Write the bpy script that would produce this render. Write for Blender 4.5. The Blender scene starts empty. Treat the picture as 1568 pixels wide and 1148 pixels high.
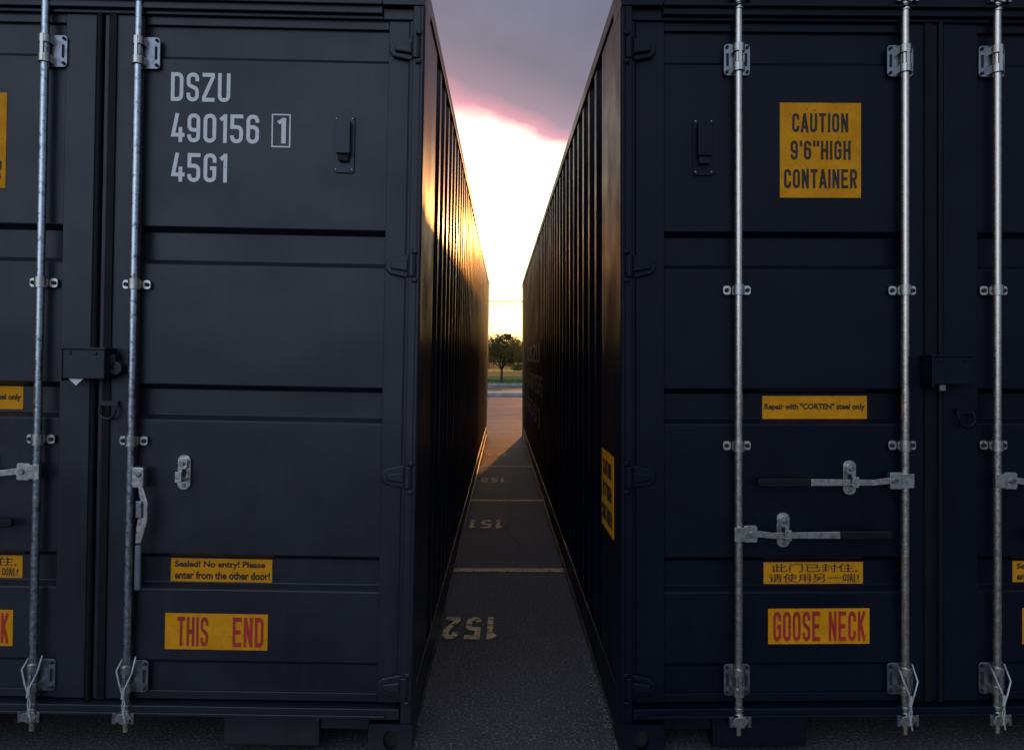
import bpy, math, random
from mathutils import Vector, Matrix
random.seed(7)
scene = bpy.context.scene
R = math.radians
# ---- camera calibration recovered from the photograph (survey pixels, 1568 px wide) ----
F, CX, HY, CAMZ, D0 = 1230.0, 784.0, 548.0, 1.473, 2.97

# =============================================================== materials
def new_mat(name):
    m = bpy.data.materials.new(name); m.use_nodes = True
    nt = m.node_tree; b = nt.nodes['Principled BSDF']
    return m, nt, b
def N(nt, t, **kw):
    n = nt.nodes.new(t)
    for k, v in kw.items(): setattr(n, k, v)
    return n
def mixc(nt, fac, a, b):
    n = N(nt, 'ShaderNodeMix', data_type='RGBA')
    for s, v in ((n.inputs[0], fac), (n.inputs[6], a), (n.inputs[7], b)):
        if hasattr(v, 'is_linked'): nt.links.new(v, s)
        elif isinstance(v, (int, float)): s.default_value = v
        else: s.default_value = (v[0], v[1], v[2], 1)
    return n.outputs[2]
def noise(nt, scale, detail=4, rough=0.6, vec=None):
    n = N(nt, 'ShaderNodeTexNoise'); n.inputs['Scale'].default_value = scale
    n.inputs['Detail'].default_value = detail; n.inputs['Roughness'].default_value = rough
    if vec is None:
        tc = N(nt, 'ShaderNodeTexCoord'); vec = tc.outputs['Object']
    nt.links.new(vec, n.inputs['Vector'])
    return n.outputs['Fac']
def ramp(nt, sock, a, b, lo=0.0, hi=1.0):
    n = N(nt, 'ShaderNodeMapRange'); n.inputs[1].default_value = a; n.inputs[2].default_value = b
    n.inputs[3].default_value = lo; n.inputs[4].default_value = hi
    nt.links.new(sock, n.inputs[0]); return n.outputs[0]
def bump(nt, b, sock, strength, dist):
    n = N(nt, 'ShaderNodeBump'); n.inputs['Strength'].default_value = strength
    n.inputs['Distance'].default_value = dist
    nt.links.new(sock, n.inputs['Height']); nt.links.new(n.outputs[0], b.inputs['Normal']); return n
def simple(name, c, rough=0.5, metal=0.0, var=0.25, sc=10, bs=0.0, bsc=60):
    m, nt, b = new_mat(name)
    f = ramp(nt, noise(nt, sc, 3, 0.65), 0.35, 0.65)
    lo = [x*(1-var) for x in c]; hi = [min(1, x*(1+var)) for x in c]
    nt.links.new(mixc(nt, f, lo, hi), b.inputs['Base Color'])
    b.inputs['Roughness'].default_value = rough; b.inputs['Metallic'].default_value = metal
    if bs: bump(nt, b, noise(nt, bsc, 3), bs, 0.004)
    return m
def paint(name, c, dust, rough=0.38, spec=0.32):
    m, nt, b = new_mat(name)
    tc = N(nt, 'ShaderNodeTexCoord')
    big = ramp(nt, noise(nt, 1.7, 4, 0.7, tc.outputs['Object']), 0.35, 0.7)
    col = mixc(nt, big, [x*0.8 for x in c], [x*1.2 for x in c])
    mp = N(nt, 'ShaderNodeMapping'); mp.inputs['Scale'].default_value = (30, 30, 1.1)
    nt.links.new(tc.outputs['Object'], mp.inputs['Vector'])
    st = ramp(nt, noise(nt, 1.0, 3, 0.6, mp.outputs[0]), 0.52, 0.8, 0, 0.4)
    col = mixc(nt, st, col, dust)
    nt.links.new(col, b.inputs['Base Color'])
    b.inputs['Specular IOR Level'].default_value = spec
    nt.links.new(ramp(nt, big, 0, 1, rough-0.06, rough+0.10), b.inputs['Roughness'])
    n1 = N(nt, 'ShaderNodeBump'); n1.inputs['Strength'].default_value = 0.5; n1.inputs['Distance'].default_value = 0.016
    nt.links.new(noise(nt, 3.0, 1, 0.4, tc.outputs['Object']), n1.inputs['Height'])
    nt.links.new(n1.outputs[0], b.inputs['Normal'])
    return m
PAINT_L = paint('painted_steel_grey', (0.0100, 0.0118, 0.0175), (0.020, 0.022, 0.029))
PAINT_R = paint('painted_steel_shaded', (0.0024, 0.0044, 0.0105), (0.0055, 0.0080, 0.0155), 0.42, 0.14)  # navy-grey container paint, darkened: vignetting and shaded side put into the colour
RUBBER = simple('rubber_seal', (0.004, 0.004, 0.005), 0.6)
RUBBER.node_tree.nodes['Principled BSDF'].inputs['Specular IOR Level'].default_value = 0.15
HOLE = simple('shadowed_steel', (0.004, 0.004, 0.005), 0.8)
GRIP = simple('black_grip', (0.004, 0.004, 0.005), 0.5)
GRIP.node_tree.nodes['Principled BSDF'].inputs['Specular IOR Level'].default_value = 0.2
def galv(name, c, rough, patch, patchc, hi=0.62, lo=0.8):
    m, nt, b = new_mat(name)
    tc = N(nt, 'ShaderNodeTexCoord')
    f = ramp(nt, noise(nt, 50, 3, 0.7, tc.outputs['Object']), 0.35, 0.65)
    col = mixc(nt, f, [x*lo for x in c], [min(1, x*1.15) for x in c])
    g = ramp(nt, noise(nt, 30, 4, 0.75, tc.outputs['Object']), 0.54, hi, 0, patch)
    col = mixc(nt, g, col, patchc)
    nt.links.new(col, b.inputs['Base Color'])
    b.inputs['Metallic'].default_value = 0.95
    nt.links.new(ramp(nt, f, 0, 1, rough, rough+0.12), b.inputs['Roughness'])
    bump(nt, b, f, 0.12, 0.001)
    return m
GALV_L = galv('galvanised_steel_spotted', (0.40, 0.47, 0.50), 0.18, 0.7, (0.07, 0.07, 0.07))
GALV_R = galv('galvanised_steel', (0.50, 0.47, 0.40), 0.20, 0.22, (0.18, 0.15, 0.10), 0.68, 0.88)
GALV_F = galv('galvanised_fitting', (0.42, 0.42, 0.38), 0.25, 0.3, (0.10, 0.09, 0.07), 0.68, 0.85)
GALVD = galv('weathered_steel', (0.20, 0.22, 0.24), 0.32, 0.4, (0.06, 0.055, 0.05))
def sticker_mat(name, c):
    m, nt, b = new_mat(name)
    f = ramp(nt, noise(nt, 14, 5, 0.7), 0.35, 0.7)
    col = mixc(nt, f, [x*0.75 for x in c], c)
    s = ramp(nt, noise(nt, 90, 3, 0.6), 0.64, 0.70, 0, 0.6)
    col = mixc(nt, s, col, (0.08, 0.05, 0.02))
    nt.links.new(col, b.inputs['Base Color']); b.inputs['Roughness'].default_value = 0.6
    b.inputs['Specular IOR Level'].default_value = 0.1
    return m
ORANGE = sticker_mat('orange_vinyl', (0.66, 0.275, 0.006))
BLACK = simple('black_ink', (0.02, 0.011, 0.004), 0.7)
RED = simple('red_ink', (0.36, 0.012, 0.006), 0.6)
def worn_ink(name, c, c2):
    m, nt, b = new_mat(name)
    f = ramp(nt, noise(nt, 60, 4, 0.7), 0.60, 0.68, 0, 0.7)
    nt.links.new(mixc(nt, f, c, c2), b.inputs['Base Color']); b.inputs['Roughness'].default_value = 0.6; return m
WHITE = worn_ink('white_lettering', (0.62, 0.62, 0.60), (0.12, 0.12, 0.13))
GHOST = worn_ink('faded_lettering', (0.16, 0.16, 0.18), (0.02, 0.02, 0.03))

def asphalt_nodes(nt):
    tc = N(nt, 'ShaderNodeTexCoord'); o = tc.outputs['Object']
    big = ramp(nt, noise(nt, 0.7, 5, 0.7, o), 0.35, 0.65)
    c = mixc(nt, big, (0.036, 0.036, 0.041), (0.076, 0.074, 0.078))
    g = noise(nt, 75, 3, 0.75, o)
    c = mixc(nt, ramp(nt, g, 0.38, 0.5, 0.8, 0), c, (0.008, 0.008, 0.010))
    c = mixc(nt, ramp(nt, g, 0.56, 0.66, 0, 0.9), c, (0.26, 0.25, 0.25))
    return c, g, o
def asphalt():
    m, nt, b = new_mat('asphalt'); c, g, o = asphalt_nodes(nt)
    nt.links.new(c, b.inputs['Base Color']); b.inputs['Roughness'].default_value = 0.7
    bump(nt, b, g, 0.8, 0.014); return m
def road_paint():
    m, nt, b = new_mat('worn_road_paint'); c, g, o = asphalt_nodes(nt)
    w = ramp(nt, noise(nt, 18, 5, 0.85, o), 0.50, 0.60)
    nt.links.new(mixc(nt, w, (0.74, 0.52, 0.22), c), b.inputs['Base Color'])
    b.inputs['Roughness'].default_value = 0.7; bump(nt, b, g, 0.5, 0.008); return m
ASPH = asphalt(); RPAINT = road_paint()
CRACK = simple('crack_filler', (0.006, 0.006, 0.007), 0.7)
CONC = simple('concrete', (0.30, 0.27, 0.25), 0.8, sc=3, bs=0.3)
GRASS = simple('grass_blades', (0.085, 0.14, 0.02), 0.8, var=0.5, sc=4, bs=0.8, bsc=30)
BARK = simple('bark', (0.05, 0.038, 0.025), 0.9, sc=20, bs=0.6)
STONE = simple('grit', (0.13, 0.11, 0.085), 0.8, var=0.7, sc=40)
def leaf_mat():
    m, nt, b = new_mat('leaves')
    f = ramp(nt, noise(nt, 2.5, 3), 0.35, 0.65)
    c = mixc(nt, f, (0.03, 0.055, 0.010), (0.085, 0.11, 0.022))
    nt.links.new(c, b.inputs['Base Color']); b.inputs['Roughness'].default_value = 0.6
    tr = N(nt, 'ShaderNodeBsdfTranslucent'); tr.inputs[0].default_value = (0.34, 0.22, 0.02, 1)
    mx = N(nt, 'ShaderNodeMixShader'); mx.inputs[0].default_value = 0.45
    nt.links.new(b.outputs[0], mx.inputs[1]); nt.links.new(tr.outputs[0], mx.inputs[2])
    nt.links.new(mx.outputs[0], nt.nodes['Material Output'].inputs[0]); return m
LEAF = leaf_mat()
def brick_mat():
    m, nt, b = new_mat('brick'); tc = N(nt, 'ShaderNodeTexCoord')
    mp = N(nt, 'ShaderNodeMapping'); mp.inputs['Rotation'].default_value = (R(90), 0, 0)
    nt.links.new(tc.outputs['Object'], mp.inputs[0])
    br = N(nt, 'ShaderNodeTexBrick'); br.inputs['Scale'].default_value = 4
    br.inputs['Color1'].default_value = (0.60, 0.24, 0.05, 1); br.inputs['Color2'].default_value = (0.50, 0.18, 0.05, 1)
    br.inputs['Mortar'].default_value = (0.50, 0.32, 0.16, 1)
    nt.links.new(mp.outputs[0], br.inputs[0]); nt.links.new(br.outputs[0], b.inputs['Base Color'])
    b.inputs['Roughness'].default_value = 0.85; return m
BRICK = brick_mat()
GLASS = simple('window_glass', (0.05, 0.06, 0.07), 0.1, 0.0)
TRIM = simple('painted_trim', (0.75, 0.52, 0.10), 0.6)
SLATE = simple('roofing', (0.08, 0.06, 0.055), 0.8)

# =============================================================== mesh builder
class MB:
    def __init__(s): s.v = []; s.f = []; s.m = []
    def add(s, vs, fs, m=0):
        k = len(s.v); s.v += [tuple(v) for v in vs]
        s.f += [tuple(i+k for i in f) for f in fs]; s.m += [m]*len(fs)
    def box(s, x0, x1, y0, y1, z0, z1, m=0):
        if x0 > x1: x0, x1 = x1, x0
        if z0 > z1: z0, z1 = z1, z0
        vs = [(x, y, z) for z in (z0, z1) for y in (y0, y1) for x in (x0, x1)]
        s.add(vs, [(0,2,3,1),(4,5,7,6),(0,1,5,4),(2,6,7,3),(0,4,6,2),(1,3,7,5)], m)
    def prism(s, pts, y0, y1, m=0):           # polygon in xz extruded along y
        n = len(pts)
        vs = [(x, y0, z) for x, z in pts]+[(x, y1, z) for x, z in pts]
        fs = [tuple(range(n)), tuple(range(2*n-1, n-1, -1))]+[(i, (i+1)%n, n+(i+1)%n, n+i) for i in range(n)]
        s.add(vs, fs, m)
    def cyl(s, p0, p1, r, seg=16, m=0, r1=None):
        p0 = Vector(p0); p1 = Vector(p1); d = (p1-p0).normalized()
        a = d.orthogonal().normalized(); b = d.cross(a)
        r1 = r if r1 is None else r1; vs = []
        for p, q in ((p0, r), (p1, r1)):
            for i in range(seg):
                t = 2*math.pi*i/seg; vs.append(p+(a*math.cos(t)+b*math.sin(t))*q)
        fs = [tuple(range(seg-1, -1, -1)), tuple(range(seg, 2*seg))]+[(i, (i+1)%seg, seg+(i+1)%seg, seg+i) for i in range(seg)]
        s.add(vs, fs, m)
    def tube(s, pts, r, seg=8, m=0):
        for a, b in zip(pts, pts[1:]): s.cyl(a, b, r, seg, m)
    def rrect(s, cx, cz, w, h, r, y0, y1, m=0, seg=5):
        pts = []
        for sx, sz, a0 in ((1,1,0),(-1,1,90),(-1,-1,180),(1,-1,270)):
            for i in range(seg+1):
                a = R(a0+90*i/seg)
                pts.append((cx+sx*(w/2-r)+r*math.cos(a), cz+sz*(h/2-r)+r*math.sin(a)))
        s.prism(pts, y0, y1, m)
    def obj(s, name, mats, parent=None, bevel=0.0, smooth=False, recalc=True):
        me = bpy.data.meshes.new(name); me.from_pydata(s.v, [], s.f)
        for mm in mats: me.materials.append(mm)
        me.polygons.foreach_set('material_index', s.m)
        if recalc:
            import bmesh
            bm = bmesh.new(); bm.from_mesh(me); bmesh.ops.recalc_face_normals(bm, faces=bm.faces); bm.to_mesh(me); bm.free()
        o = bpy.data.objects.new(name, me); scene.collection.objects.link(o)
        if parent is not None: o.parent = parent
        if bevel:
            b = o.modifiers.new('bevel', 'BEVEL'); b.width = bevel; b.segments = 2; b.limit_method = 'ANGLE'; b.angle_limit = R(40)
        if smooth:
            me.polygons.foreach_set('use_smooth', [True]*len(me.polygons))
            me.set_sharp_from_angle(angle=R(40))
        return o

# ---- condensed capitals drawn as mitred ribbons
def arc(cx, cy, r, a0, a1, n=5):
    return [(cx+r*math.cos(R(a0+(a1-a0)*i/n)), cy+r*math.sin(R(a0+(a1-a0)*i/n))) for i in range(n+1)]
def glyph(ch, t):
    w = 0.46; a, b, c, d = t/2, w-t/2, t/2, 1-t/2; r = 0.145; m = w/2
    six = [(b, 0.73)]+arc(b-r, d-r, r, 0, 90)+arc(a+r, d-r, r, 90, 180)+arc(a+r, c+r, r, 180, 270)+arc(b-r, c+r, r, 270, 360)+arc(b-r, 0.57-r, r, 0, 90)+[(a+t/2, 0.57)]
    g = {
     'O': [([*arc(b-r, d-r, r, 0, 90), *arc(a+r, d-r, r, 90, 180), *arc(a+r, c+r, r, 180, 270), *arc(b-r, c+r, r, 270, 360)], True)],
     'D': [([(a, c), *arc(b-r, c+r, r, 270, 360), *arc(b-r, d-r, r, 0, 90), (a, d)], True)],
     'C': [([(b, 0.66), *arc(b-r, d-r, r, 0, 90), *arc(a+r, d-r, r, 90, 180), *arc(a+r, c+r, r, 180, 270), *arc(b-r, c+r, r, 270, 360), (b, 0.34)], False)],
     'G': [([(b, 0.68), *arc(b-r, d-r, r, 0, 90), *arc(a+r, d-r, r, 90, 180), *arc(a+r, c+r, r, 180, 270), *arc(b-r, c+r, r, 270, 360), (b, 0.49), (m, 0.49)], False)],
     'S': [([(b, 0.70), *arc(b-r, d-r, r, 0, 90), *arc(a+r, d-r, r, 90, 180), *arc(a+r, 0.52+r, r, 180, 250), *arc(b-r, 0.48-r, r, 70, 0), *arc(b-r, c+r, r, 0, -90), *arc(a+r, c+r, r, 270, 180), (a, 0.30)], False)],
     '5': [([(w, d), (a, d), (a, 0.56), *arc(b-r, 0.56-r, r, 90, 0), *arc(b-r, c+r, r, 0, -90), *arc(a+r, c+r, r, 270, 180), (a, 0.27)], False)],
     '6': [(six, False)], '9': [([(w-x, 1-y) for x, y in six], False)],
     '4': [([(m-0.02, 1.0), (a, 0.25), (w+0.02, 0.25)], False), ([(b-0.06, 0.0), (b-0.06, 0.52)], False)],
     '1': [([(0.20, 0), (0.20, 1)], False), ([(0.20, 0.93), (0.03, 0.80)], False)],
     '2': [([(a, 0.70), *arc(a+r, d-r, r, 180, 90), *arc(b-r, d-r, r, 90, 0), (b, 0.62), (a, 0.16), (a, c), (w, c)], False)],
     'Z': [([(0, d), (b, d), (b, d-0.08), (a, c+0.08), (a, c), (w, c)], False)],
     'U': [([(a, 1), *arc(a+r, c+r, r, 180, 270), *arc(b-r, c+r, r, 270, 360), (b, 1)], False)],
     'T': [([(0, d), (w, d)], False), ([(m, 0), (m, 1)], False)],
     'H': [([(a, 0), (a, 1)], False), ([(b, 0), (b, 1)], False), ([(a, .5), (b, .5)], False)],
     'I': [([(a, 0), (a, 1)], False)],
     'N': [([(a, 0), (a, 1)], False), ([(b, 0), (b, 1)], False), ([(a, 0.95), (b, 0.05)], False)],
     'A': [([(a*.6, 0), (m, 0.99)], False), ([(w-a*.6, 0), (m, 0.99)], False), ([(a*1.6, .27), (w-a*1.6, .27)], False)],
     'E': [([(w, d), (a, d), (a, c), (w, c)], False), ([(a, .5), (w*.88, .5)], False)],
     'K': [([(a, 0), (a, 1)], False), ([(b, 1), (a, 0.40)], False), ([(a+.1, 0.56), (b, 0)], False)],
     'R': [([(a, 0), (a, d), *arc(b-r, d-r, r, 90, 0), *arc(b-r, 0.48+r, r, 0, -90), (a, 0.48)], False), ([(m, .48), (b, 0)], False)],
     "'": [([(a, 1), (a, .70)], False)], '"': [([(a, 1), (a, .70)], False), ([(a+t*1.5, 1), (a+t*1.5, .70)], False)],
    }
    adv = {'I': t, "'": t, '"': t*2.5, '1': 0.20+t/2, ' ': 0.28}.get(ch, w)
    if ch == '0': ch = 'O'
    return g.get(ch, []), adv
def ribbon(pts, closed, t):
    P = []
    for p in pts:
        if not P or (abs(p[0]-P[-1][0])+abs(p[1]-P[-1][1])) > 1e-4: P.append(p)
    n = len(P); L_, R_ = [], []
    for i in range(n):
        p = Vector(P[i])
        prv = Vector(P[i-1]) if (i > 0 or closed) else None; nx = Vector(P[(i+1) % n]) if (i < n-1 or closed) else None
        d1 = (p-prv).normalized() if prv is not None else None; d2 = (nx-p).normalized() if nx is not None else None
        if d1 is None: d1 = d2
        if d2 is None: d2 = d1
        n1 = Vector((-d1.y, d1.x)); n2 = Vector((-d2.y, d2.x)); mm = (n1+n2)
        mm = n1 if mm.length < 1e-3 else mm.normalized(); k = min(1/max(0.3, mm.dot(n1)), 2.0)
        L_.append(p+mm*k*t/2); R_.append(p-mm*k*t/2)
    vs = L_+R_; fs = [(i, (i+1) % n, n+(i+1) % n, n+i) for i in range(n if closed else n-1)]
    return [(v.x, v.y) for v in vs], fs
def stroke_text(txt, name, mat, parent, mapf, w, h, t=0.13, nrm=(0, -1, 0), gap=0.12):
    V, Fc, lay = [], [], []; x = 0
    for ch in txt:
        gl, adv = glyph(ch, t)
        for k, (pts, cl) in enumerate(gl):
            vs, fs = ribbon(pts, cl, t); o = len(V)
            V += [(a+x, b) for a, b in vs]; lay += [k]*len(vs); Fc += [tuple(i+o for i in f) for f in fs]
        x += adv+gap
    x0, x1 = min(v[0] for v in V), max(v[0] for v in V)
    nn = Vector(nrm); out = []
    for (a, b), k in zip(V, lay): out.append(Vector(mapf((a-x0)/(x1-x0)*w, b*h))+nn*0.0004*k)
    me = bpy.data.meshes.new(name); me.from_pydata(out, [], Fc); me.materials.append(mat)
    o = bpy.data.objects.new(name, me); scene.collection.objects.link(o)
    if parent is not None: o.parent = parent
    return o
def text_mesh(txt, bold=0.0):
    cu = bpy.data.curves.new('t', 'FONT'); cu.body = txt; cu.offset = bold; cu.resolution_u = 4
    o = bpy.data.objects.new('t', cu); scene.collection.objects.link(o)
    bpy.context.view_layer.update()
    me = bpy.data.meshes.new_from_object(o.evaluated_get(bpy.context.evaluated_depsgraph_get()))
    bpy.data.objects.remove(o); return me
def fit_text(txt, name, mat, parent, mapf, w, h, bold=0.0):
    me = text_mesh(txt, bold); vs = me.vertices
    xs = [v.co.x for v in vs]; ys = [v.co.y for v in vs]
    x0, x1, y0, y1 = min(xs), max(xs), min(ys), max(ys)
    for v in vs: v.co = mapf((v.co.x-x0)/(x1-x0)*w, (v.co.y-y0)/(y1-y0)*h)
    me.materials.clear(); me.materials.append(mat)
    o = bpy.data.objects.new(name, me); scene.collection.objects.link(o)
    if parent is not None: o.parent = parent
    return o

# =============================================================== containers
CAM = Vector((0, 0, CAMZ))
L, WD, HT = 12.192, 2.438, 2.896
class Container:
    def __init__(s, side, loc, yaw, roll, paintm, galvm):
        s.s = side; s.paint = paintm; s.galv = galvm
        e = bpy.data.objects.new('shipping_container', None); scene.collection.objects.link(e)
        s.M = Matrix.Translation(loc) @ Matrix.Rotation(yaw, 4, 'Z') @ Matrix.Rotation(roll, 4, 'Y')
        e.matrix_world = s.M; e.empty_display_size = 0.3; s.e = e; s.Mi = s.M.inverted()
    def at(s, px, py, yl):                    # measurement taken off the photo onto a plane of the container
        o = s.Mi @ CAM; d = s.Mi.to_3x3() @ Vector(((px-CX)/F, 1, (HY-py)/F))
        t = (yl-o.y)/d.y; p = o+d*t; return p.x, p.z

def casting(mb, x0, x1, z0, z1, y0, yd):
    cx, cz = (x0+x1)/2, (z0+z1)/2; w, h = abs(x1-x0)/2, (z1-z0)/2; n = 24
    outer, inner = [], []
    for i in range(n):
        a = 2*math.pi*(i+0.5)/n; c, sn = math.cos(a), math.sin(a)
        k = min(w/abs(c) if abs(c) > 1e-6 else 9, h/abs(sn) if abs(sn) > 1e-6 else 9)
        outer.append((cx+c*k, cz+sn*k)); inner.append((cx+0.026*c, cz+0.038*sn))
    ya, yb = y0, y0+math.copysign(0.03, yd)
    vs = [(x, ya, z) for x, z in outer]+[(x, ya, z) for x, z in inner]+[(x, yb, z) for x, z in inner]
    mb.add(vs, [(i, (i+1)%n, n+(i+1)%n, n+i) for i in range(n)]+[(n+i, n+(i+1)%n, 2*n+(i+1)%n, 2*n+i) for i in range(n)], 0)
    mb.add([(x, yb, z) for x, z in inner], [tuple(range(n))], 1)
    vs = [(x, ya, z) for x, z in outer]+[(x, y0+yd, z) for x, z in outer]
    mb.add(vs, [(i, (i+1)%n, n+(i+1)%n, n+i) for i in range(n)]+[tuple(range(n, 2*n))], 0)

def corrugated_side(c, xo, sgn, name):
    z0, z1 = 0.19, 2.835; prof = [(0.155, 0.012), (0.62, 0.012)]; y = 0.62
    while y+0.278 < L-0.30:
        prof += [(y+0.068, 0.048), (y+0.138, 0.048), (y+0.206, 0.012), (y+0.278, 0.012)]; y += 0.278
    prof.append((L-0.155, 0.012))
    mb = MB(); n = len(prof)
    vs = [(xo+sgn*d, yy, z0) for yy, d in prof]+[(xo+sgn*d, yy, z1) for yy, d in prof]
    mb.add(vs, [(i, i+1, n+i+1, n+i) for i in range(n-1)])
    mb.obj(name, [c.paint], c.e)

def build_body(c):
    s = c.s; X = lambda h: s*h
    mb = MB()
    for h0, h1 in ((0, 0.162), (WD-0.162, WD)):
        for z0, z1 in ((0, 0.118), (HT-0.118, HT)):
            casting(mb, min(X(h0), X(h1)), max(X(h0), X(h1)), z0, z1, 0, 0.178)
            casting(mb, min(X(h0), X(h1)), max(X(h0), X(h1)), z0, z1, L, -0.178)
    mb.obj('corner_castings', [c.paint, HOLE], c.e)
    mb = MB()
    for a, b in ((0.004, 0.046), (WD-0.046, WD-0.004)):
        for y0, y1 in ((0.006, 0.155), (L-0.155, L-0.006)):
            mb.box(X(a), X(b), y0, y1, 0.118, HT-0.118)
    for a in (0.012, WD-0.012): mb.cyl((X(a), 0.012, 0.12), (X(a), 0.012, HT-0.12), 0.011, 12)
    mb.box(X(0.162), X(WD-0.162), 0.012, 0.14, 2.748, 2.885)
    mb.box(X(0.046), X(0.162), 0.03, 0.15, 2.733, 2.776); mb.box(X(WD-0.162), X(WD-0.046), 0.03, 0.15, 2.733, 2.776)
    mb.box(X(0.162), X(WD-0.162), 0.030, 0.14, 2.733, 2.748)
    mb.box(X(0.162), X(WD-0.162), -0.004, 0.012, 2.775, 2.787)
    mb.box(X(0.05), X(WD-0.05), 0.004, 0.15, 0.133, 0.172)
    mb.box(X(0.10), X(WD-0.10), -0.006, 0.004, 0.139, 0.150)
    for k in (0, 1):
        g = (lambda h: X(h)) if k == 0 else (lambda h: X(WD-h))
        mb.box(g(0.345), g(0.70), 0.02, 0.10, 0.025, 0.133)
        mb.box(g(0.163), g(0.345), 0.03, 0.10, 0.085, 0.133)
        mb.box(g(0.345), g(0.357), 0.012, 0.02, 0.03, 0.13)
        mb.box(g(0.003), g(0.060), 0.178, L-0.178, 2.835, 2.893)
        mb.box(g(0.006), g(0.012), 0.178, L-0.178, 0.045, 0.20)
        mb.box(g(0.012), g(0.06), 0.178, L-0.178, 0.045, 0.053)
        mb.box(g(0.0), g(0.006), 0.178, L-0.178, 0.045, 0.056)
    mb.box(X(0.02), X(WD-0.02), 0.14, L-0.1, 2.87, 2.884)
    y = 0.35
    while y < L-0.3: mb.box(X(0.06), X(WD-0.06), y, y+0.045, 0.05, 0.16); y += 0.46
    mb.box(X(0.06), X(WD-0.06), 0.16, L-0.16, 0.162, 0.19)
    mb.box(X(0.05), X(WD-0.05), L-0.10, L-0.05, 0.12, 2.87)
    for h in (0.4, 0.95, 1.45, 2.0): mb.cyl((X(h), L-0.03, 0.1), (X(h), L-0.03, 2.8), 0.016, 10)
    mb.obj('frame', [c.paint], c.e, bevel=0.003)
    corrugated_side(c, X(0), s, 'side_wall_gap'); corrugated_side(c, X(WD), -s, 'side_wall_outer')

YS, YG = 0.052, 0.082      # door skin / groove planes
def door_leaf(c, h0, h1, ha, hb, name):
    X = lambda h: c.s*h
    zt, zb = 2.735, 0.18
    mb = MB()
    mb.box(X(h0), X(ha), 0.042, 0.092, zb, zt); mb.box(X(hb), X(h1), 0.042, 0.092, zb, zt)
    mb.box(X(ha), X(hb), 0.047, 0.092, 2.70, zt); mb.box(X(ha), X(hb), 0.047, 0.092, zb, 0.212)
    prof = [(2.70, YS+0.010), (2.588, YS+0.010), (2.575, YS)]
    for a, b in ((1.948, 1.805), (1.357, 1.222), (0.722, 0.588)):
        prof += [(a, YS), (a-0.018, YG), (b+0.020, YG), (b+0.003, YS+0.003), (b, YS)]
    prof += [(0.325, YS), (0.312, YS+0.010), (0.212, YS+0.010)]
    n = len(prof); vs = [(X(ha), y, z) for z, y in prof]+[(X(hb), y, z) for z, y in prof]
    mb.add(vs, [(i, i+1, n+i+1, n+i) for i in range(n-1)])
    mb.obj(name, [c.paint], c.e, bevel=0.0025)

def hinge_side(c, flip=False):
    X = (lambda h: c.s*(WD-h)) if flip else (lambda h: c.s*h)
    mb = MB()
    for z in (2.623, 1.814, 1.029, 0.248):
        pts = [(X(0.030), z-0.040), (X(0.060), z-0.043), (X(0.120), z-0.030), (X(0.136), z-0.012), (X(0.136), z+0.012), (X(0.120), z+0.030), (X(0.060), z+0.043), (X(0.030), z+0.040)]
        mb.prism(pts, 0.022, 0.042)
        mb.prism([(X(0.050), z-0.022), (X(0.115), z-0.012), (X(0.115), z+0.012), (X(0.050), z+0.022)], 0.008, 0.022)
        mb.cyl((X(0.034), 0.014, z-0.042), (X(0.034), 0.014, z+0.042), 0.018, 14)
        mb.box(X(0.012), X(0.034), -0.006, 0.03, z+0.044, z+0.062)
        mb.box(X(0.012), X(0.034), -0.006, 0.03, z-0.062, z-0.044)
        mb.cyl((X(0.034), 0.014, z-0.07), (X(0.034), 0.014, z+0.07), 0.009, 10)
    mb.cyl((X(0.052), 0.038, 0.19), (X(0.052), 0.038, 2.73), 0.013, 12)
    mb.obj('hinges', [c.paint], c.e, bevel=0.005)
    mb = MB(); mb.box(X(0.047), X(0.062), 0.05, 0.075, 0.18, 2.735); mb.obj('edge_seal', [RUBBER], c.e)

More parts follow.
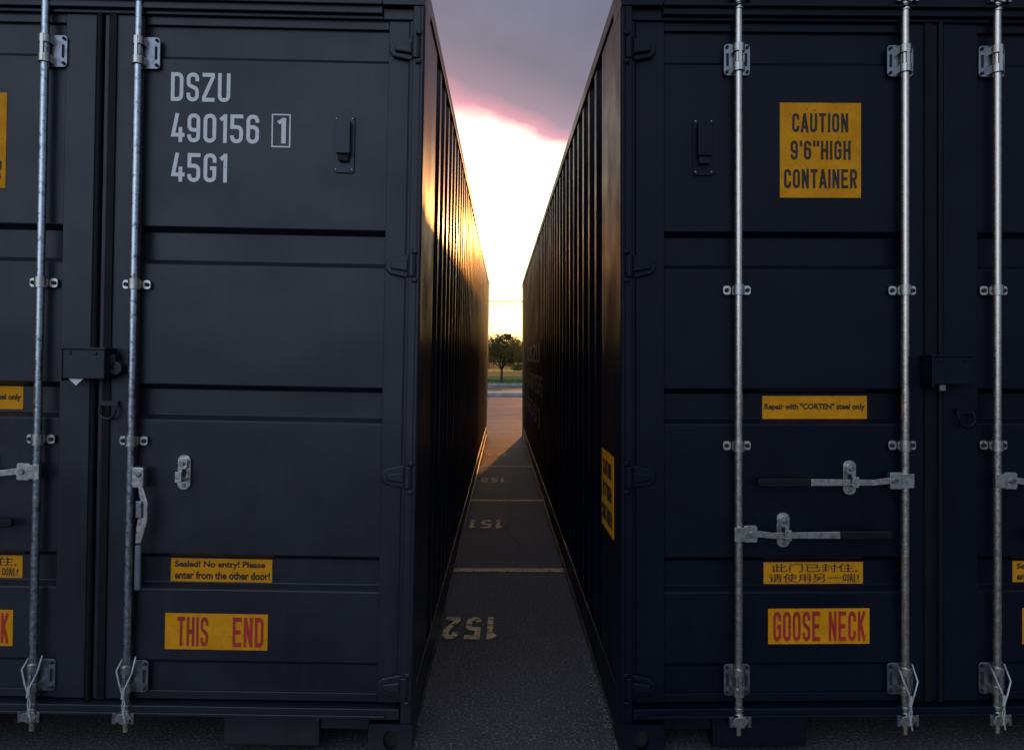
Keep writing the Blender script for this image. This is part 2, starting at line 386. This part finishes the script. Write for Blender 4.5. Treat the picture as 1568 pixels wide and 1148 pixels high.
def rod(c, x, plate_shift, name='locking_rod'):
    yc = 0.014; mb = MB()
    mb.cyl((x, yc, 0.10), (x, yc, 2.84), 0.0148, 24, 0)
    for z in (1.473+(HY-443)/414.0, 1.473+(HY-684)/414.0):
        mb.cyl((x, yc, z-0.020), (x, yc, z+0.020), 0.0215, 18, 3)
        mb.box(x-0.020, x+0.020, yc+0.004, YS-0.008, z-0.016, z+0.016, 3)
        for sx in (-1, 1):
            mb.rrect(x+sx*0.037, z, 0.030, 0.034, 0.010, YS-0.018, YS-0.0105, 3)
            mb.cyl((x+sx*0.039, YS-0.026, z), (x+sx*0.039, YS-0.017, z), 0.0078, 8, 1)
    for z, sg in ((2.590, 1), (0.268, -1)):
        xs = x+plate_shift
        mb.rrect(xs, z, 0.098, 0.118, 0.014, 0.034, 0.0415, 2)
        for zz in (z-0.036, z+0.036):
            mb.cyl((x, yc, zz-0.015), (x, yc, zz+0.015), 0.0225, 16, 3)
            mb.box(x-0.021, x+0.021, yc+0.004, 0.035, zz-0.014, zz+0.014, 3)
        mb.box(x-0.006, x+0.006, -0.010, 0.0, z-0.05, z+0.05, 3)
        mb.rrect(xs+0.034, z, 0.010, 0.050, 0.004, 0.0325, 0.0342, 1)
        mb.rrect(xs-0.036, z, 0.010, 0.050, 0.004, 0.0325, 0.0342, 1)
        for sz in (-0.046, 0.046):
            mb.cyl((xs+0.038, 0.026, z+sz), (xs+0.038, 0.0345, z+sz), 0.006, 8, 1)
            mb.cyl((xs-0.038, 0.026, z+sz), (xs-0.038, 0.0345, z+sz), 0.006, 8, 1)
    for z, k in ((2.815, 1), (0.128, -1)):
        mb.cyl((x, yc, z-0.024), (x, yc, z+0.024), 0.021, 14, 3)
        mb.prism([(x-0.030, z-0.010), (x+0.012, z-0.022), (x+0.030, z+0.004), (x+0.020, z+0.022), (x-0.022, z+0.016)], -0.014, 0.003, 3)
        mb.cyl((x, yc, z-k*0.045), (x, yc, z-k*0.035), 0.019, 12, 3)
        mb.box(x-0.040, x-0.026, -0.010, 0.012, z-0.02, z+0.02, 2)
        mb.box(x+0.028, x+0.040, -0.010, 0.012, z-0.02, z+0.02, 2)
    mb.cyl((x, yc, 0.070), (x, yc, 0.104), 0.010, 10, 3)
    mb.obj(name, [c.galv, HOLE, GALVD, GALV_F], c.e, bevel=0.0015, smooth=True)

def catch(mb, x, z):
    mb.rrect(x, z, 0.048, 0.128, 0.020, 0.038, 0.0515, 0)
    mb.rrect(x, z+0.034, 0.034, 0.040, 0.012, 0.022, 0.038, 0)
    mb.cyl((x, 0.010, z+0.036), (x, 0.024, z+0.036), 0.009, 10, 1)
    mb.box(x-0.012, x+0.012, -0.016, 0.038, z-0.030, z-0.018, 0)
    mb.box(x-0.012, x+0.012, -0.016, -0.008, z-0.018, z+0.010, 0)
    mb.rrect(x, z-0.002, 0.014, 0.034, 0.006, 0.0355, 0.0378, 2)
    mb.cyl((x, 0.03, z-0.048), (x, 0.04, z-0.048), 0.007, 8, 1)
def handle(c, xr, z, xe, xg, xc, name='handle'):
    d = 1 if xe > xr else -1; mb = MB()
    mb.box(xr-0.022, xr+0.022, -0.012, -0.002, z-0.026, z+0.026, 0)
    mb.rrect(xr+d*0.040, z, 0.050, 0.062, 0.008, -0.004, 0.020, 0)
    mb.cyl((xr+d*0.046, -0.012, z), (xr+d*0.046, 0.0, z), 0.011, 10, 1)
    dz = -0.006
    pts = [(xr+d*0.05, z-0.010), (xr+d*0.12, z-0.012+dz), (xe, z-0.013+dz), (xe, z+0.013+dz), (xr+d*0.12, z+0.010+dz), (xr+d*0.05, z+0.014)]
    mb.prism(pts, 0.0, 0.008, 0)
    catch(mb, xc, z+0.006)
    mb.obj(name, [GALV_F, GALVD, HOLE], c.e, bevel=0.002)
    mb = MB(); mb.rrect((xe+xg)/2, z+dz, abs(xg-xe), 0.032, 0.013, -0.006, 0.014)
    mb.obj(name+'_grip', [GRIP], c.e, bevel=0.004)

def seal_wire(c, x, z, k):
    mb = MB(); y = -0.016
    mb.tube([(x-0.02, 0.02, z+0.10), (x-0.024, y, z+0.07), (x-0.006, y-0.01, z+0.02), (x+0.010, y, z-0.05), (x+0.004, y, z-0.10)], 0.0028, 6)
    mb.tube([(x+0.030*k, 0.02, z+0.11), (x+0.032*k, y, z+0.06), (x+0.012*k, y-0.01, z+0.01), (x, y, z-0.06), (x+0.012, y, z-0.12)], 0.0028, 6)
    mb.cyl((x+0.006, y-0.004, z+0.01), (x+0.002, y-0.004, z-0.03), 0.006, 8)
    mb.obj('seal_wire', [WIRE], c.e, smooth=True)
WIRE = simple('seal_wire_steel', (0.40, 0.41, 0.40), 0.4, 0.3)

def lock_box(c, x0, x1, z0, z1, side):
    mb = MB()
    mb.box(x0, x1, -0.040, 0.040, z0+0.010, z1-0.006)
    mb.box(x0-0.006, x1+0.006, -0.046, 0.040, z1-0.006, z1+0.002)
    mb.box(x0-0.004, x0+0.006, -0.045, 0.040, z0, z1-0.006)
    mb.cyl((x1+0.018, 0.0, (z0+z1)/2-0.012), (x1+0.018, 0.044, (z0+z1)/2-0.012), 0.026, 16)
    mb.box(x1-0.03, x1+0.02, 0.0, 0.044, (z0+z1)/2-0.02, (z0+z1)/2+0.04)
    for bx in (0.2, 0.8): mb.cyl((x0+(x1-x0)*bx, -0.046, z1-0.02), (x0+(x1-x0)*bx, -0.040, z1-0.02), 0.006, 8)
    mb.obj('lock_box', [c.paint], c.e, bevel=0.004)
    mb = MB(); xm = x0+(x1-x0)*(0.28)
    if side < 0: mb.prism([(xm-0.025, z0+0.012), (xm+0.035, z0+0.012), (xm+0.006, z0-0.016)], -0.030, -0.022)
    else: mb.box(xm-0.010, xm+0.012, -0.030, -0.015, z0-0.012, z0+0.008)
    mb.obj('seal_tag', [GALVD if side > 0 else WHITE], c.e)
def d_ring(c, x, z):
    mb = MB(); pts = [(x-0.030, 0.03, z+0.020)]
    for i in range(11):
        a = R(180+18*i); pts.append((x+0.030*math.cos(a), 0.016, z-0.004+0.030*math.sin(a)))
    pts.append((x+0.030, 0.03, z+0.020)); pts.append(pts[0])
    mb.tube(pts, 0.0055, 8); mb.box(x-0.034, x+0.034, 0.024, 0.046, z+0.014, z+0.032)
    mb.obj('lashing_ring', [c.paint], c.e, smooth=True)
def vent(c, x, z):
    mb = MB()
    mb.rrect(x, z, 0.076, 0.214, 0.008, YS-0.008, YS, 0)
    mb.box(x-0.026, x+0.026, YS-0.040, YS-0.008, z-0.040, z+0.080, 0)
    mb.prism([(x-0.022, z-0.040), (x+0.022, z-0.040), (x+0.018, z-0.066), (x-0.018, z-0.066)], YS-0.030, YS-0.008, 1)
    for sx in (-0.030, 0.030):
        for sz in (-0.095, 0.095): mb.cyl((x+sx, YS-0.013, z+sz), (x+sx, YS-0.007, z+sz), 0.004, 8, 2)
    mb.obj('vent_cover', [c.paint, HOLE, GALVD], c.e, bevel=0.003)

def label(c, px0, px1, py0, py1, yl, lines, ink, name, bold=0.01):
    pm, qm = (px0+px1)/2, (py0+py1)/2
    x0 = c.at(px0, qm, yl)[0]; x1 = c.at(px1, qm, yl)[0]
    z1 = c.at(pm, py0, yl)[1]; z0 = c.at(pm, py1, yl)[1]
    mb = MB(); mb.box(x0, x1, yl-0.002, yl+0.001, z0, z1); mb.obj(name, [ORANGE], c.e, bevel=0.0)
    for txt, u0, u1, v0, v1 in lines:
        w, h = (x1-x0)*(u1-u0), (z1-z0)*(v1-v0); ox, oz = x0+(x1-x0)*u0, z0+(z1-z0)*v0
        mf = lambda u, v: (ox+u, yl-0.0032, oz+v)
        if txt.isascii() and txt == txt.upper(): stroke_text(txt, name+'_text', ink, c.e, mf, w, h, bold)
        else: fit_text(txt, name+'_text', ink, c.e, mf, w, h, bold)
def letter(c, txt, px0, px1, py0, py1, t=0.125):
    yl = YS; pm, qm = (px0+px1)/2, (py0+py1)/2
    x0 = c.at(px0, qm, yl)[0]; x1 = c.at(px1, qm, yl)[0]
    z1 = c.at(pm, py0, yl)[1]; z0 = c.at(pm, py1, yl)[1]
    stroke_text(txt, 'lettering', WHITE, c.e, lambda u, v: (x0+u, yl-0.0015, z0+v), x1-x0, z1-z0, t)

# ---------------- left container
roll = R(1.1)
A = Container(-1, Vector((-0.343-1.473*math.tan(roll), D0, 0.0)), R(0.48), roll, PAINT_L, GALV_L)
build_body(A)
xin = -A.at(215, 500, YS)[0]
door_leaf(A, 0.062, 1.200, 0.140, xin, 'door_leaf_near'); door_leaf(A, 1.232, WD-0.062, 1.345, WD-0.150, 'door_leaf_outer')
hinge_side(A); hinge_side(A, True)
# ---------------- right container
B = Container(1, Vector((0.401, D0, 0.0)), R(1.0), 0.0, PAINT_R, GALV_R)
build_body(B)
door_leaf(B, 0.062, 1.208, 0.172, 1.075, 'door_leaf_near'); door_leaf(B, 1.232, WD-0.062, 1.36, WD-0.172, 'door_leaf_outer')
hinge_side(B); hinge_side(B, True)
for c in (A, B):
    mb = MB(); x = c.s*1.216
    mb.box(x-0.014, x+0.014, 0.048, 0.085, 0.18, 2.735); mb.cyl((x, 0.040, 0.18), (x, 0.040, 2.735), 0.012, 12)
    mb.box(x-c.s*0.062, x-c.s*0.034, 0.034, 0.0418, 0.18, 2.735)
    mb.obj('centre_seal', [RUBBER], c.e)

YR = 0.014
a1 = A.at(204, 500, YR)[0]; a2 = A.at(62, 430, YR)[0]; a3 = -(WD-0.435)
b1 = B.at(1131, 560, YR)[0]; b2 = B.at(1386, 560, YR)[0]; b3 = B.at(1527, 560, YR)[0]; b4 = WD-0.435
rod(A, a1, 0.022); rod(A, a2, 0.022); rod(A, a3, -0.01)
rod(B, b1, 0.000); rod(B, b2, -0.008); rod(B, b3, -0.008); rod(B, b4, 0.0)
for x, k in ((a1, 1), (a2, 1)): seal_wire(A, x, 0.235, k)
for x, k in ((b2, 1), (b3, 1)): seal_wire(B, x, 0.215, k)
def zx(c, px, py, y=0.0): return c.at(px, py, y)
z = zx(B, 1205, 817)[1]; handle(B, b1, z, zx(B, 1287, 817)[0], zx(B, 1366, 817)[0], zx(B, 1205, 817)[0])
z = zx(B, 1308, 736)[1]; handle(B, b2, z, zx(B, 1242, 736)[0], zx(B, 1160, 736)[0], zx(B, 1308, 736)[0])
z = zx(B, 1530, 736)[1]; handle(B, b3, z, b3+0.36, b3+0.55, b3+0.19)
z = zx(B, 1530, 816)[1]; handle(B, b4, z, b4-0.30, b4-0.48, b4-0.18)
z = zx(A, 45, 722)[1]; handle(A, a2, z, a2-0.36, a2-0.55, a2-0.19)
z = zx(A, 10, 798)[1]; handle(A, a3, z, zx(A, -60, 798)[0], zx(A, 19, 798)[0], a3+0.18)
# hanging handle on the near rod of the left container
mb = MB(); q = lambda px, py: A.at(px+3, py, -0.014)
h1 = q(208, 731); mb.rrect(h1[0], h1[1], 0.044, 0.076, 0.010, -0.018, 0.012, 0)
mb.cyl((h1[0]+0.004, -0.026, h1[1]+0.012), (h1[0]+0.004, -0.014, h1[1]+0.012), 0.010, 10, 1)
pp = [(208, 745), (213, 772), (206, 806), (204, 832), (213, 832), (223, 800), (224, 770), (216, 745)]
mb.prism([q(*p) for p in pp], -0.018, -0.006, 0)
g1, g2 = q(207, 766), q(216, 792); mb.box(g1[0], g2[0], -0.028, -0.018, g2[1], g1[1], 1)
mb.obj('hanging_handle', [GALV_F, GALVD], A.e, bevel=0.003)
mb = MB(); g1, g2 = q(203, 903), q(213, 834); mb.box(g1[0], g2[0], -0.020, -0.004, g1[1], g2[1]); mb.obj('hanging_handle_sleeve', [simple('grey_sleeve', (0.09, 0.10, 0.11), 0.5)], A.e, bevel=0.004)
mb = MB(); cx_, cz_ = A.at(282, 723, 0.04); catch(mb, cx_, cz_); mb.obj('handle_catch', [GALV_F, GALVD, HOLE], A.e, bevel=0.002)
p0, p1 = A.at(93, 583, -0.04), A.at(160, 533, -0.04); lock_box(A, p0[0], p1[0], p0[1], p1[1], -1)
p0, p1 = B.at(1428, 593, -0.04), B.at(1490, 544, -0.04); lock_box(B, p0[0], p1[0], p0[1], p1[1], 1)
d_ring(A, *A.at(165, 627, 0.02)); d_ring(B, *B.at(1480, 639, 0.02))
vent(A, *A.at(528, 222, YS)); vent(B, *B.at(1076, 226, YS))
# lettering
letter(A, 'DSZU', 262, 353, 112, 156, 0.135); letter(A, '490156', 262, 397, 175, 219, 0.135)
letter(A, '1', 424, 438, 181, 220, 0.14); letter(A, '45G1', 262, 348, 235, 279, 0.135)
bx0 = A.at(416, 200, YS)[0]; bx1 = A.at(445, 200, YS)[0]; bz1 = A.at(430, 175, YS)[1]; bz0 = A.at(430, 226, YS)[1]
mb = MB(); t = 0.005
for r in ((bx0, bx1, bz0, bz0+t), (bx0, bx1, bz1-t, bz1), (bx0, bx0+t, bz0+t, bz1-t), (bx1-t, bx1, bz0+t, bz1-t)): mb.box(r[0], r[1], YS-0.0015, YS+0.001, r[2], r[3])
mb.obj('lettering_box', [WHITE], A.e)
# stickers
CAUT = [('CAUTION', .15, .84, .69, .89), ("9'6\"HIGH", .13, .87, .40, .60), ('CONTAINER', .05, .95, .10, .30)]
ENG = [('Sealed! No entry! Please', .04, .93, .55, .90), ('enter from the other door!', .04, .98, .10, .45)]
CHN = [('此门已封住,', .08, .94, .53, .93), ('请使用另一端!', .05, .96, .07, .47)]
REP = [('Repair with "CORTEN" steel only', .02, .98, .34, .68)]
GN = [('GOOSE NECK', .05, .96, .08, .92)]
TE = [('THIS', .12, .42, .09, .91), ('END', .66, .96, .09, .91)]
label(A, 262, 417, 855, 890, YG, ENG, BLACK, 'notice_sticker', 0.030)
label(A, 253, 410, 939, 994, YS, TE, RED, 'this_end_sticker', 0.145)
label(A, -114, 10, 141, 287, YS, CAUT, BLACK, 'caution_sticker', 0.155)
label(A, -125, 36, 590, 625, YG, REP, BLACK, 'repair_sticker', 0.035)
label(A, -118, 35, 849, 883, YG, CHN, BLACK, 'notice_sticker', 0.004)
label(A, -135, 20, 932, 987, YS, GN, RED, 'gooseneck_sticker', 0.145)
label(B, 1194, 1318, 158, 303, YS, CAUT, BLACK, 'caution_sticker', 0.155)
label(B, 1167, 1327, 606, 641, YG, REP, BLACK, 'repair_sticker', 0.035)
label(B, 1169, 1321, 860, 893, YG, CHN, BLACK, 'notice_sticker', 0.004)
label(B, 1176, 1331, 931, 985, YS, GN, RED, 'gooseneck_sticker', 0.145)
label(B, 1550, 1705, 858, 890, YG, ENG, BLACK, 'notice_sticker', 0.030)
label(B, 1565, 1720, 930, 985, YS, TE, RED, 'this_end_sticker', 0.145)
mb = MB(); mb.box(0.0085, 0.0115, 0.25, 0.60, 0.745, 1.075); mb.obj('caution_sticker_side', [ORANGE], B.e)
for txt, u0, u1, v0, v1 in CAUT:
    stroke_text(txt, 'caution_text_side', BLACK, B.e, lambda u, v, u1=u1, v0=v0: (0.007, 0.25+0.35*u1-u, 0.745+0.33*v0+v), 0.35*(u1-u0), 0.33*(v1-v0), 0.155, (-1, 0, 0))
for txt, ya, yb, za in (('DSZU', 6.0, 9.6, 1.42), ('490155', 5.4, 9.6, 1.05), ('45G1', 6.0, 9.6, 0.68)):
    stroke_text(txt, 'side_numbering', GHOST, B.e, lambda u, v, yb=yb, za=za: (0.0105, yb-u, za+v), yb-ya, 0.22, 0.13, (-1, 0, 0))

# =============================================================== ground
mb = MB(); S = 400; mb.add([(-S, -S, 0), (S, -S, 0), (S, S, 0), (-S, S, 0)], [(0, 1, 2, 3)])
mb.obj('ground', [ASPH])
mb = MB()
def sheet(mb, x0, x1, y0, y1, z, m=0): mb.add([(x0, y0, z), (x1, y0, z), (x1, y1, z), (x0, y1, z)], [(0, 1, 2, 3)], m)
for y in (2.9, 5.57, 8.30, 10.88, 13.3, 15.9, 18.6, 21.3, 24.0): sheet(mb, -2.6, 2.6, y-0.045, y+0.045, 0.004)
mk = mb.obj('parking_markings', [RPAINT])
for txt, y in (('152', 4.38), ('151', 7.12), ('150', 9.69), ('149', 12.2)):
    w, h = 0.29, 0.36
    stroke_text(txt, 'bay_number', RPAINT, mk, lambda u, v, y=y: (-0.08-u, y+h/2-v, 0.005), w, h, 0.17, (0, 0, 1), 0.2)
mb = MB()
def crack(mb, x, y, dx, dy, n, w):
    pts = []
    for i in range(n+1):
        pts.append((x, y)); x += dx+random.uniform(-1, 1)*0.03; y += dy+random.uniform(-1, 1)*0.02
    for i in range(n):
        (xa, ya), (xb, yb) = pts[i], pts[i+1]; d = Vector((xb-xa, yb-ya)).normalized(); nx, ny = -d.y, d.x
        wa = w*(0.6+0.6*random.random())
        mb.add([(xa-nx*wa, ya-ny*wa, .003), (xa+nx*wa, ya+ny*wa, .003), (xb+nx*wa, yb+ny*wa, .003), (xb-nx*wa, yb-ny*wa, .003)], [(0, 1, 2, 3)])
crack(mb, 0.05, 6.1, 0.001, 0.11, 44, 0.009)
crack(mb, -0.35, 6.6, 0.09, 0.0, 9, 0.007); crack(mb, -0.4, 8.9, 0.09, 0.01, 9, 0.007)
mb.obj('asphalt_cracks', [CRACK], mk)
mb = MB()
for k in range(1900):
    y = 2.98+12.2*random.random()**1.5
    if random.random() < 0.5: x = -0.375-0.0084*(y-2.97)+abs(random.gauss(0, 0.02))
    else: x = 0.40-0.0175*(y-2.97)-abs(random.gauss(0, 0.02))
    r = random.uniform(0.002, 0.006)
    vs = [(x+r*math.cos(a)*random.uniform(.6, 1.2), y+r*math.sin(a)*random.uniform(.6, 1.2), 0.001) for a in (0, 1.57, 3.14, 4.71)]+[(x, y, r*1.1)]
    mb.add(vs, [(0, 1, 4), (1, 2, 4), (2, 3, 4), (3, 0, 4)])
mb.obj('gravel', [STONE])
mb = MB(); mb.box(-80, 80, 31.0, 31.2, 0.0, 0.13); mb.box(-80, 80, 31.2, 33.0, 0, 0.118); mb.obj('pavement', [CONC], bevel=0.01)
mb = MB(); sheet(mb, -80, 80, 33.0, 36.0, 0.10); mb.box(-80, 80, 33.0, 36.0, 0.0, 0.09); mb.obj('grass', [GRASS])
mb = MB(); sheet(mb, -80, 80, 36.0, 42.5, 0.004); mb.obj('road', [simple('road_surface', (0.07, 0.066, 0.064), 0.7, sc=3, bs=.3)])
mb = MB(); mb.box(-80, 80, 42.5, 42.7, 0.0, 0.13); mb.obj('kerb', [CONC], bevel=0.01)
mb = MB(); sheet(mb, -150, 150, 42.7, 140.0, 0.05)
for k in range(6000):
    x = random.uniform(-6, 6); y = random.uniform(42.8, 52); h = random.uniform(.03, .09); a = random.random()*3.14
    dx, dy = .03*math.cos(a), .03*math.sin(a)
    mb.add([(x-dx, y-dy, .05), (x+dx, y+dy, .05), (x+random.uniform(-.03, .03), y, .05+h)], [(0, 1, 2)])
mb.obj('grass', [GRASS], recalc=False)

# =============================================================== building
def building():
    e = bpy.data.objects.new('brick_building', None); scene.collection.objects.link(e); e.location = (0, 62, 0)
    mb = MB(); mb.box(-16, 16, 0, 9, 0, 2.3); mb.obj('walls', [BRICK], e)
    mb = MB(); mb.box(-16.4, 16.4, -0.15, 9.4, 2.3, 2.42); mb.obj('roof', [SLATE], e)
    mb = MB(); gl = MB()
    for i in range(-7, 8):
        x = i*2.1+0.9
        if i == 1: gl.box(x-0.5, x+0.5, -0.02, 0.05, 0.05, 1.9); mb.box(x-0.6, x+0.6, -0.05, -0.001, 1.9, 2.0); continue
        gl.box(x-0.55, x+0.55, -0.02, 0.05, 1.1, 1.9); mb.box(x-0.62, x+0.62, -0.07, -0.001, 1.02, 1.1); mb.box(x-0.62, x+0.62, -0.05, -0.001, 1.9, 1.98)
        mb.box(x-0.02, x+0.02, -0.04, -0.02, 1.1, 1.9)
    mb.box(-16, 16, -0.04, -0.001, 0.42, 0.58)
    mb.obj('trim', [TRIM], e); gl.obj('windows', [GLASS], e)
building()

# =============================================================== trees
def tree(x, y, h, w, seed, nleaf=3000, name='tree'):
    rnd = random.Random(seed); mb = MB()
    zc = h*0.64; base = Vector((x, y, 0.0)); fork = Vector((x+0.03, y, h*0.27))
    mb.cyl(base, fork, h*0.030, 8, 0, h*0.022)
    tips = []
    for i in range(10):
        a = i*2.4+rnd.random(); r = w*0.5*rnd.uniform(0.35, 0.85)
        tip = Vector((x+r*math.cos(a), y+r*math.sin(a), h*rnd.uniform(0.45, 0.88)))
        mid = fork.lerp(tip, 0.5)+Vector((0, 0, 0.04*h)); mb.cyl(fork, mid, h*0.012, 6, 0, h*0.008); mb.cyl(mid, tip, h*0.008, 5, 0, h*0.003); tips.append(tip)
    cl = [(t, rnd.uniform(0.16, 0.28)*w) for t in tips]+[(Vector((x+rnd.gauss(0, .19)*w, y+rnd.gauss(0, .19)*w, zc+rnd.gauss(0, .13)*h)), rnd.uniform(.12, .22)*w) for _ in range(18)]
    ls = 0.024*h
    for k in range(nleaf):
        c, r = rnd.choice(cl)
        d = Vector((rnd.gauss(0, 1), rnd.gauss(0, 1), rnd.gauss(0, 1))).normalized()*r*rnd.random()**0.4
        p = c+d
        if p.z > h: p.z = h-rnd.random()*0.1*h
        if p.z < h*0.27: p.z = h*0.27+rnd.random()*0.12*h
        u = Vector((rnd.gauss(0, 1), rnd.gauss(0, 1), rnd.gauss(0, 1))).normalized(); v = u.orthogonal().normalized()
        s_ = ls*rnd.uniform(.6, 1.3)
        mb.add([p-u*s_, p+v*s_*.5, p+u*s_, p-v*s_*.5], [(0, 1, 2, 3)], 1)
    mb.obj(name, [BARK, LEAF], recalc=False)
tree(-0.62, 46.5, 2.85, 2.35, 3, 7000)
tree(1.05, 51.0, 2.75, 2.3, 5, 5500)
tree(-3.6, 48.0, 3.1, 2.2, 8); tree(4.2, 49, 3.2, 2.4, 11); tree(-7.5, 50, 3.4, 2.6, 14, 2000); tree(8, 52, 3.4, 2.6, 17, 2000)

# =============================================================== power line
e = bpy.data.objects.new('power_line', None); scene.collection.objects.link(e)
mb = MB(); yp = 58.0
for x in (-22, 24):
    mb.cyl((x, yp, 0), (x, yp, 7.0), 0.14, 10, 0, 0.10); mb.box(x-0.8, x+0.8, yp-0.08, yp+0.08, 6.3, 6.45)
mb.obj('poles', [BARK], e)
mb = MB()
for off, z0, rr in ((0, 6.45, 0.045), (-0.9, 6.05, 0.02)):
    pts = []
    for i in range(25):
        t = i/24; pts.append((-22+46*t, yp+off, z0-4*0.9*t*(1-t)))
    mb.tube(pts, rr, 6)
mb.obj('wires', [RUBBER], e)

# =============================================================== sky + sun
SAZ, SEL = R(7.0), R(8.5)      # sun azimuth clockwise from +Y, elevation
w = bpy.data.worlds.new('World'); scene.world = w; w.use_nodes = True; nt = w.node_tree
for n in list(nt.nodes): nt.nodes.remove(n)
out = N(nt, 'ShaderNodeOutputWorld')
sky = N(nt, 'ShaderNodeTexSky', sky_type='NISHITA'); sky.sun_disc = False
sky.sun_elevation = SEL; sky.sun_rotation = SAZ; sky.dust_density = 2.0
bgS = N(nt, 'ShaderNodeBackground'); nt.links.new(sky.outputs[0], bgS.inputs[0]); bgS.inputs[1].default_value = 0.05
tc = N(nt, 'ShaderNodeTexCoord'); sp = N(nt, 'ShaderNodeSeparateXYZ'); nt.links.new(tc.outputs['Generated'], sp.inputs[0])
def M(op, a, b=None, c=None):
    n = N(nt, 'ShaderNodeMath', operation=op)
    for i, v in enumerate((a, b, c)):
        if v is None: continue
        if isinstance(v, (int, float)): n.inputs[i].default_value = v
        else: nt.links.new(v, n.inputs[i])
    return n.outputs[0]
sd = Vector((math.sin(SAZ)*math.cos(SEL), math.cos(SAZ)*math.cos(SEL), math.sin(SEL)))
dp = N(nt, 'ShaderNodeVectorMath', operation='DOT_PRODUCT'); nt.links.new(tc.outputs['Generated'], dp.inputs[0]); dp.inputs[1].default_value = sd
dm = M('MAXIMUM', dp.outputs['Value'], 0.0)
glow = M('MULTIPLY', M('POWER', dm, 10.0), 1.35)
glow = M('MULTIPLY', glow, ramp(nt, sp.outputs[2], 0.02, 0.12, 0.72, 1.0))
gcol = mixc(nt, ramp(nt, sp.outputs[2], 0.01, 0.16), (1.0, 0.62, 0.20), (1.0, 0.95, 0.86))
bgG = N(nt, 'ShaderNodeBackground'); nt.links.new(gcol, bgG.inputs[0]); nt.links.new(glow, bgG.inputs[1])
add = N(nt, 'ShaderNodeAddShader'); nt.links.new(bgS.outputs[0], add.inputs[0]); nt.links.new(bgG.outputs[0], add.inputs[1])
zz = M('MAXIMUM', sp.outputs[2], 0.03); Xp = M('DIVIDE', sp.outputs[0], zz); Yp = M('DIVIDE', sp.outputs[1], zz)
cv = N(nt, 'ShaderNodeCombineXYZ'); nt.links.new(Xp, cv.inputs[0]); nt.links.new(M('MULTIPLY', Yp, 0.5), cv.inputs[1])
nz = noise(nt, 1.6, 5, 0.6, cv.outputs[0])
v = M('ADD', M('SUBTRACT', M('ADD', 3.44, M('MULTIPLY', Xp, 1.1)), Yp), M('MULTIPLY', M('SUBTRACT', nz, 0.5), 0.8))
mask = ramp(nt, v, -0.38, 0.08)
cr = N(nt, 'ShaderNodeValToRGB'); nt.links.new(ramp(nt, v, -0.38, 1.62), cr.inputs[0])
els = cr.color_ramp.elements
els[0].position = 0.0; els[0].color = (1.15, 0.90, 0.82, 1); els[1].position = 1.0; els[1].color = (0.19, 0.20, 0.31, 1)
for p, cc in ((0.12, (1.1, 0.64, 0.62)), (0.22, (0.90, 0.42, 0.50)), (0.34, (0.42, 0.30, 0.36)), (0.55, (0.26, 0.235, 0.29))):
    q_ = els.new(p); q_.color = (*cc, 1)
tex = ramp(nt, nz, 0.3, 0.7, 0.86, 1.14)
# deck brightened out of view to light the doors; hot spot, overhead boost added
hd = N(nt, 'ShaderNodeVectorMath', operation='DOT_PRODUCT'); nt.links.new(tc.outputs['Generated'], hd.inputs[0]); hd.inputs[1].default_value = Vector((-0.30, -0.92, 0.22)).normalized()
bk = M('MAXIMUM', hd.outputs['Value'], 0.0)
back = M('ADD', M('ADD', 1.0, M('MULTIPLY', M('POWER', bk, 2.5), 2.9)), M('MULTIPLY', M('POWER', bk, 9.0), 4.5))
back = M('ADD', back, ramp(nt, sp.outputs[2], 0.5, 0.95, 0.0, 1.5))  # overhead boost added to lift groove slopes and alley ground
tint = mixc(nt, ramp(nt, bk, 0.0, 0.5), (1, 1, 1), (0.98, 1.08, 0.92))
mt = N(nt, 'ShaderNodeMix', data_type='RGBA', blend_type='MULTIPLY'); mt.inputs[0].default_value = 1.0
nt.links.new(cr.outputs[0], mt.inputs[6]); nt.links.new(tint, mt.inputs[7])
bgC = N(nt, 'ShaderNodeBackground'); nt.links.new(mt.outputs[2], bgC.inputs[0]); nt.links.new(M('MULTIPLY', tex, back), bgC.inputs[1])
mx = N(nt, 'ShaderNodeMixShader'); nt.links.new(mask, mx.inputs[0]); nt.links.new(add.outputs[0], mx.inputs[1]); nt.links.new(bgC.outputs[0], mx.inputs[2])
nt.links.new(mx.outputs[0], out.inputs[0])
sl = bpy.data.lights.new('sun', 'SUN'); sl.energy = 1.7; sl.angle = R(1.0); sl.color = (1.0, 0.36, 0.08)
so = bpy.data.objects.new('sun', sl); scene.collection.objects.link(so); so.rotation_euler = sd.to_track_quat('Z', 'Y').to_euler(); so.location = (3, 40, 12)

# =============================================================== camera
cd = bpy.data.cameras.new('camera'); co = bpy.data.objects.new('camera', cd); scene.collection.objects.link(co)
co.location = CAM; co.rotation_euler = (R(90), 0, 0)
cd.sensor_width = 36; cd.lens = 36*F/1568; cd.shift_y = -(574-HY)/1568; cd.clip_end = 2000; cd.clip_start = 0.05
scene.camera = co
scene.view_settings.view_transform = 'Standard'; scene.view_settings.look = 'None'; scene.view_settings.exposure = 0
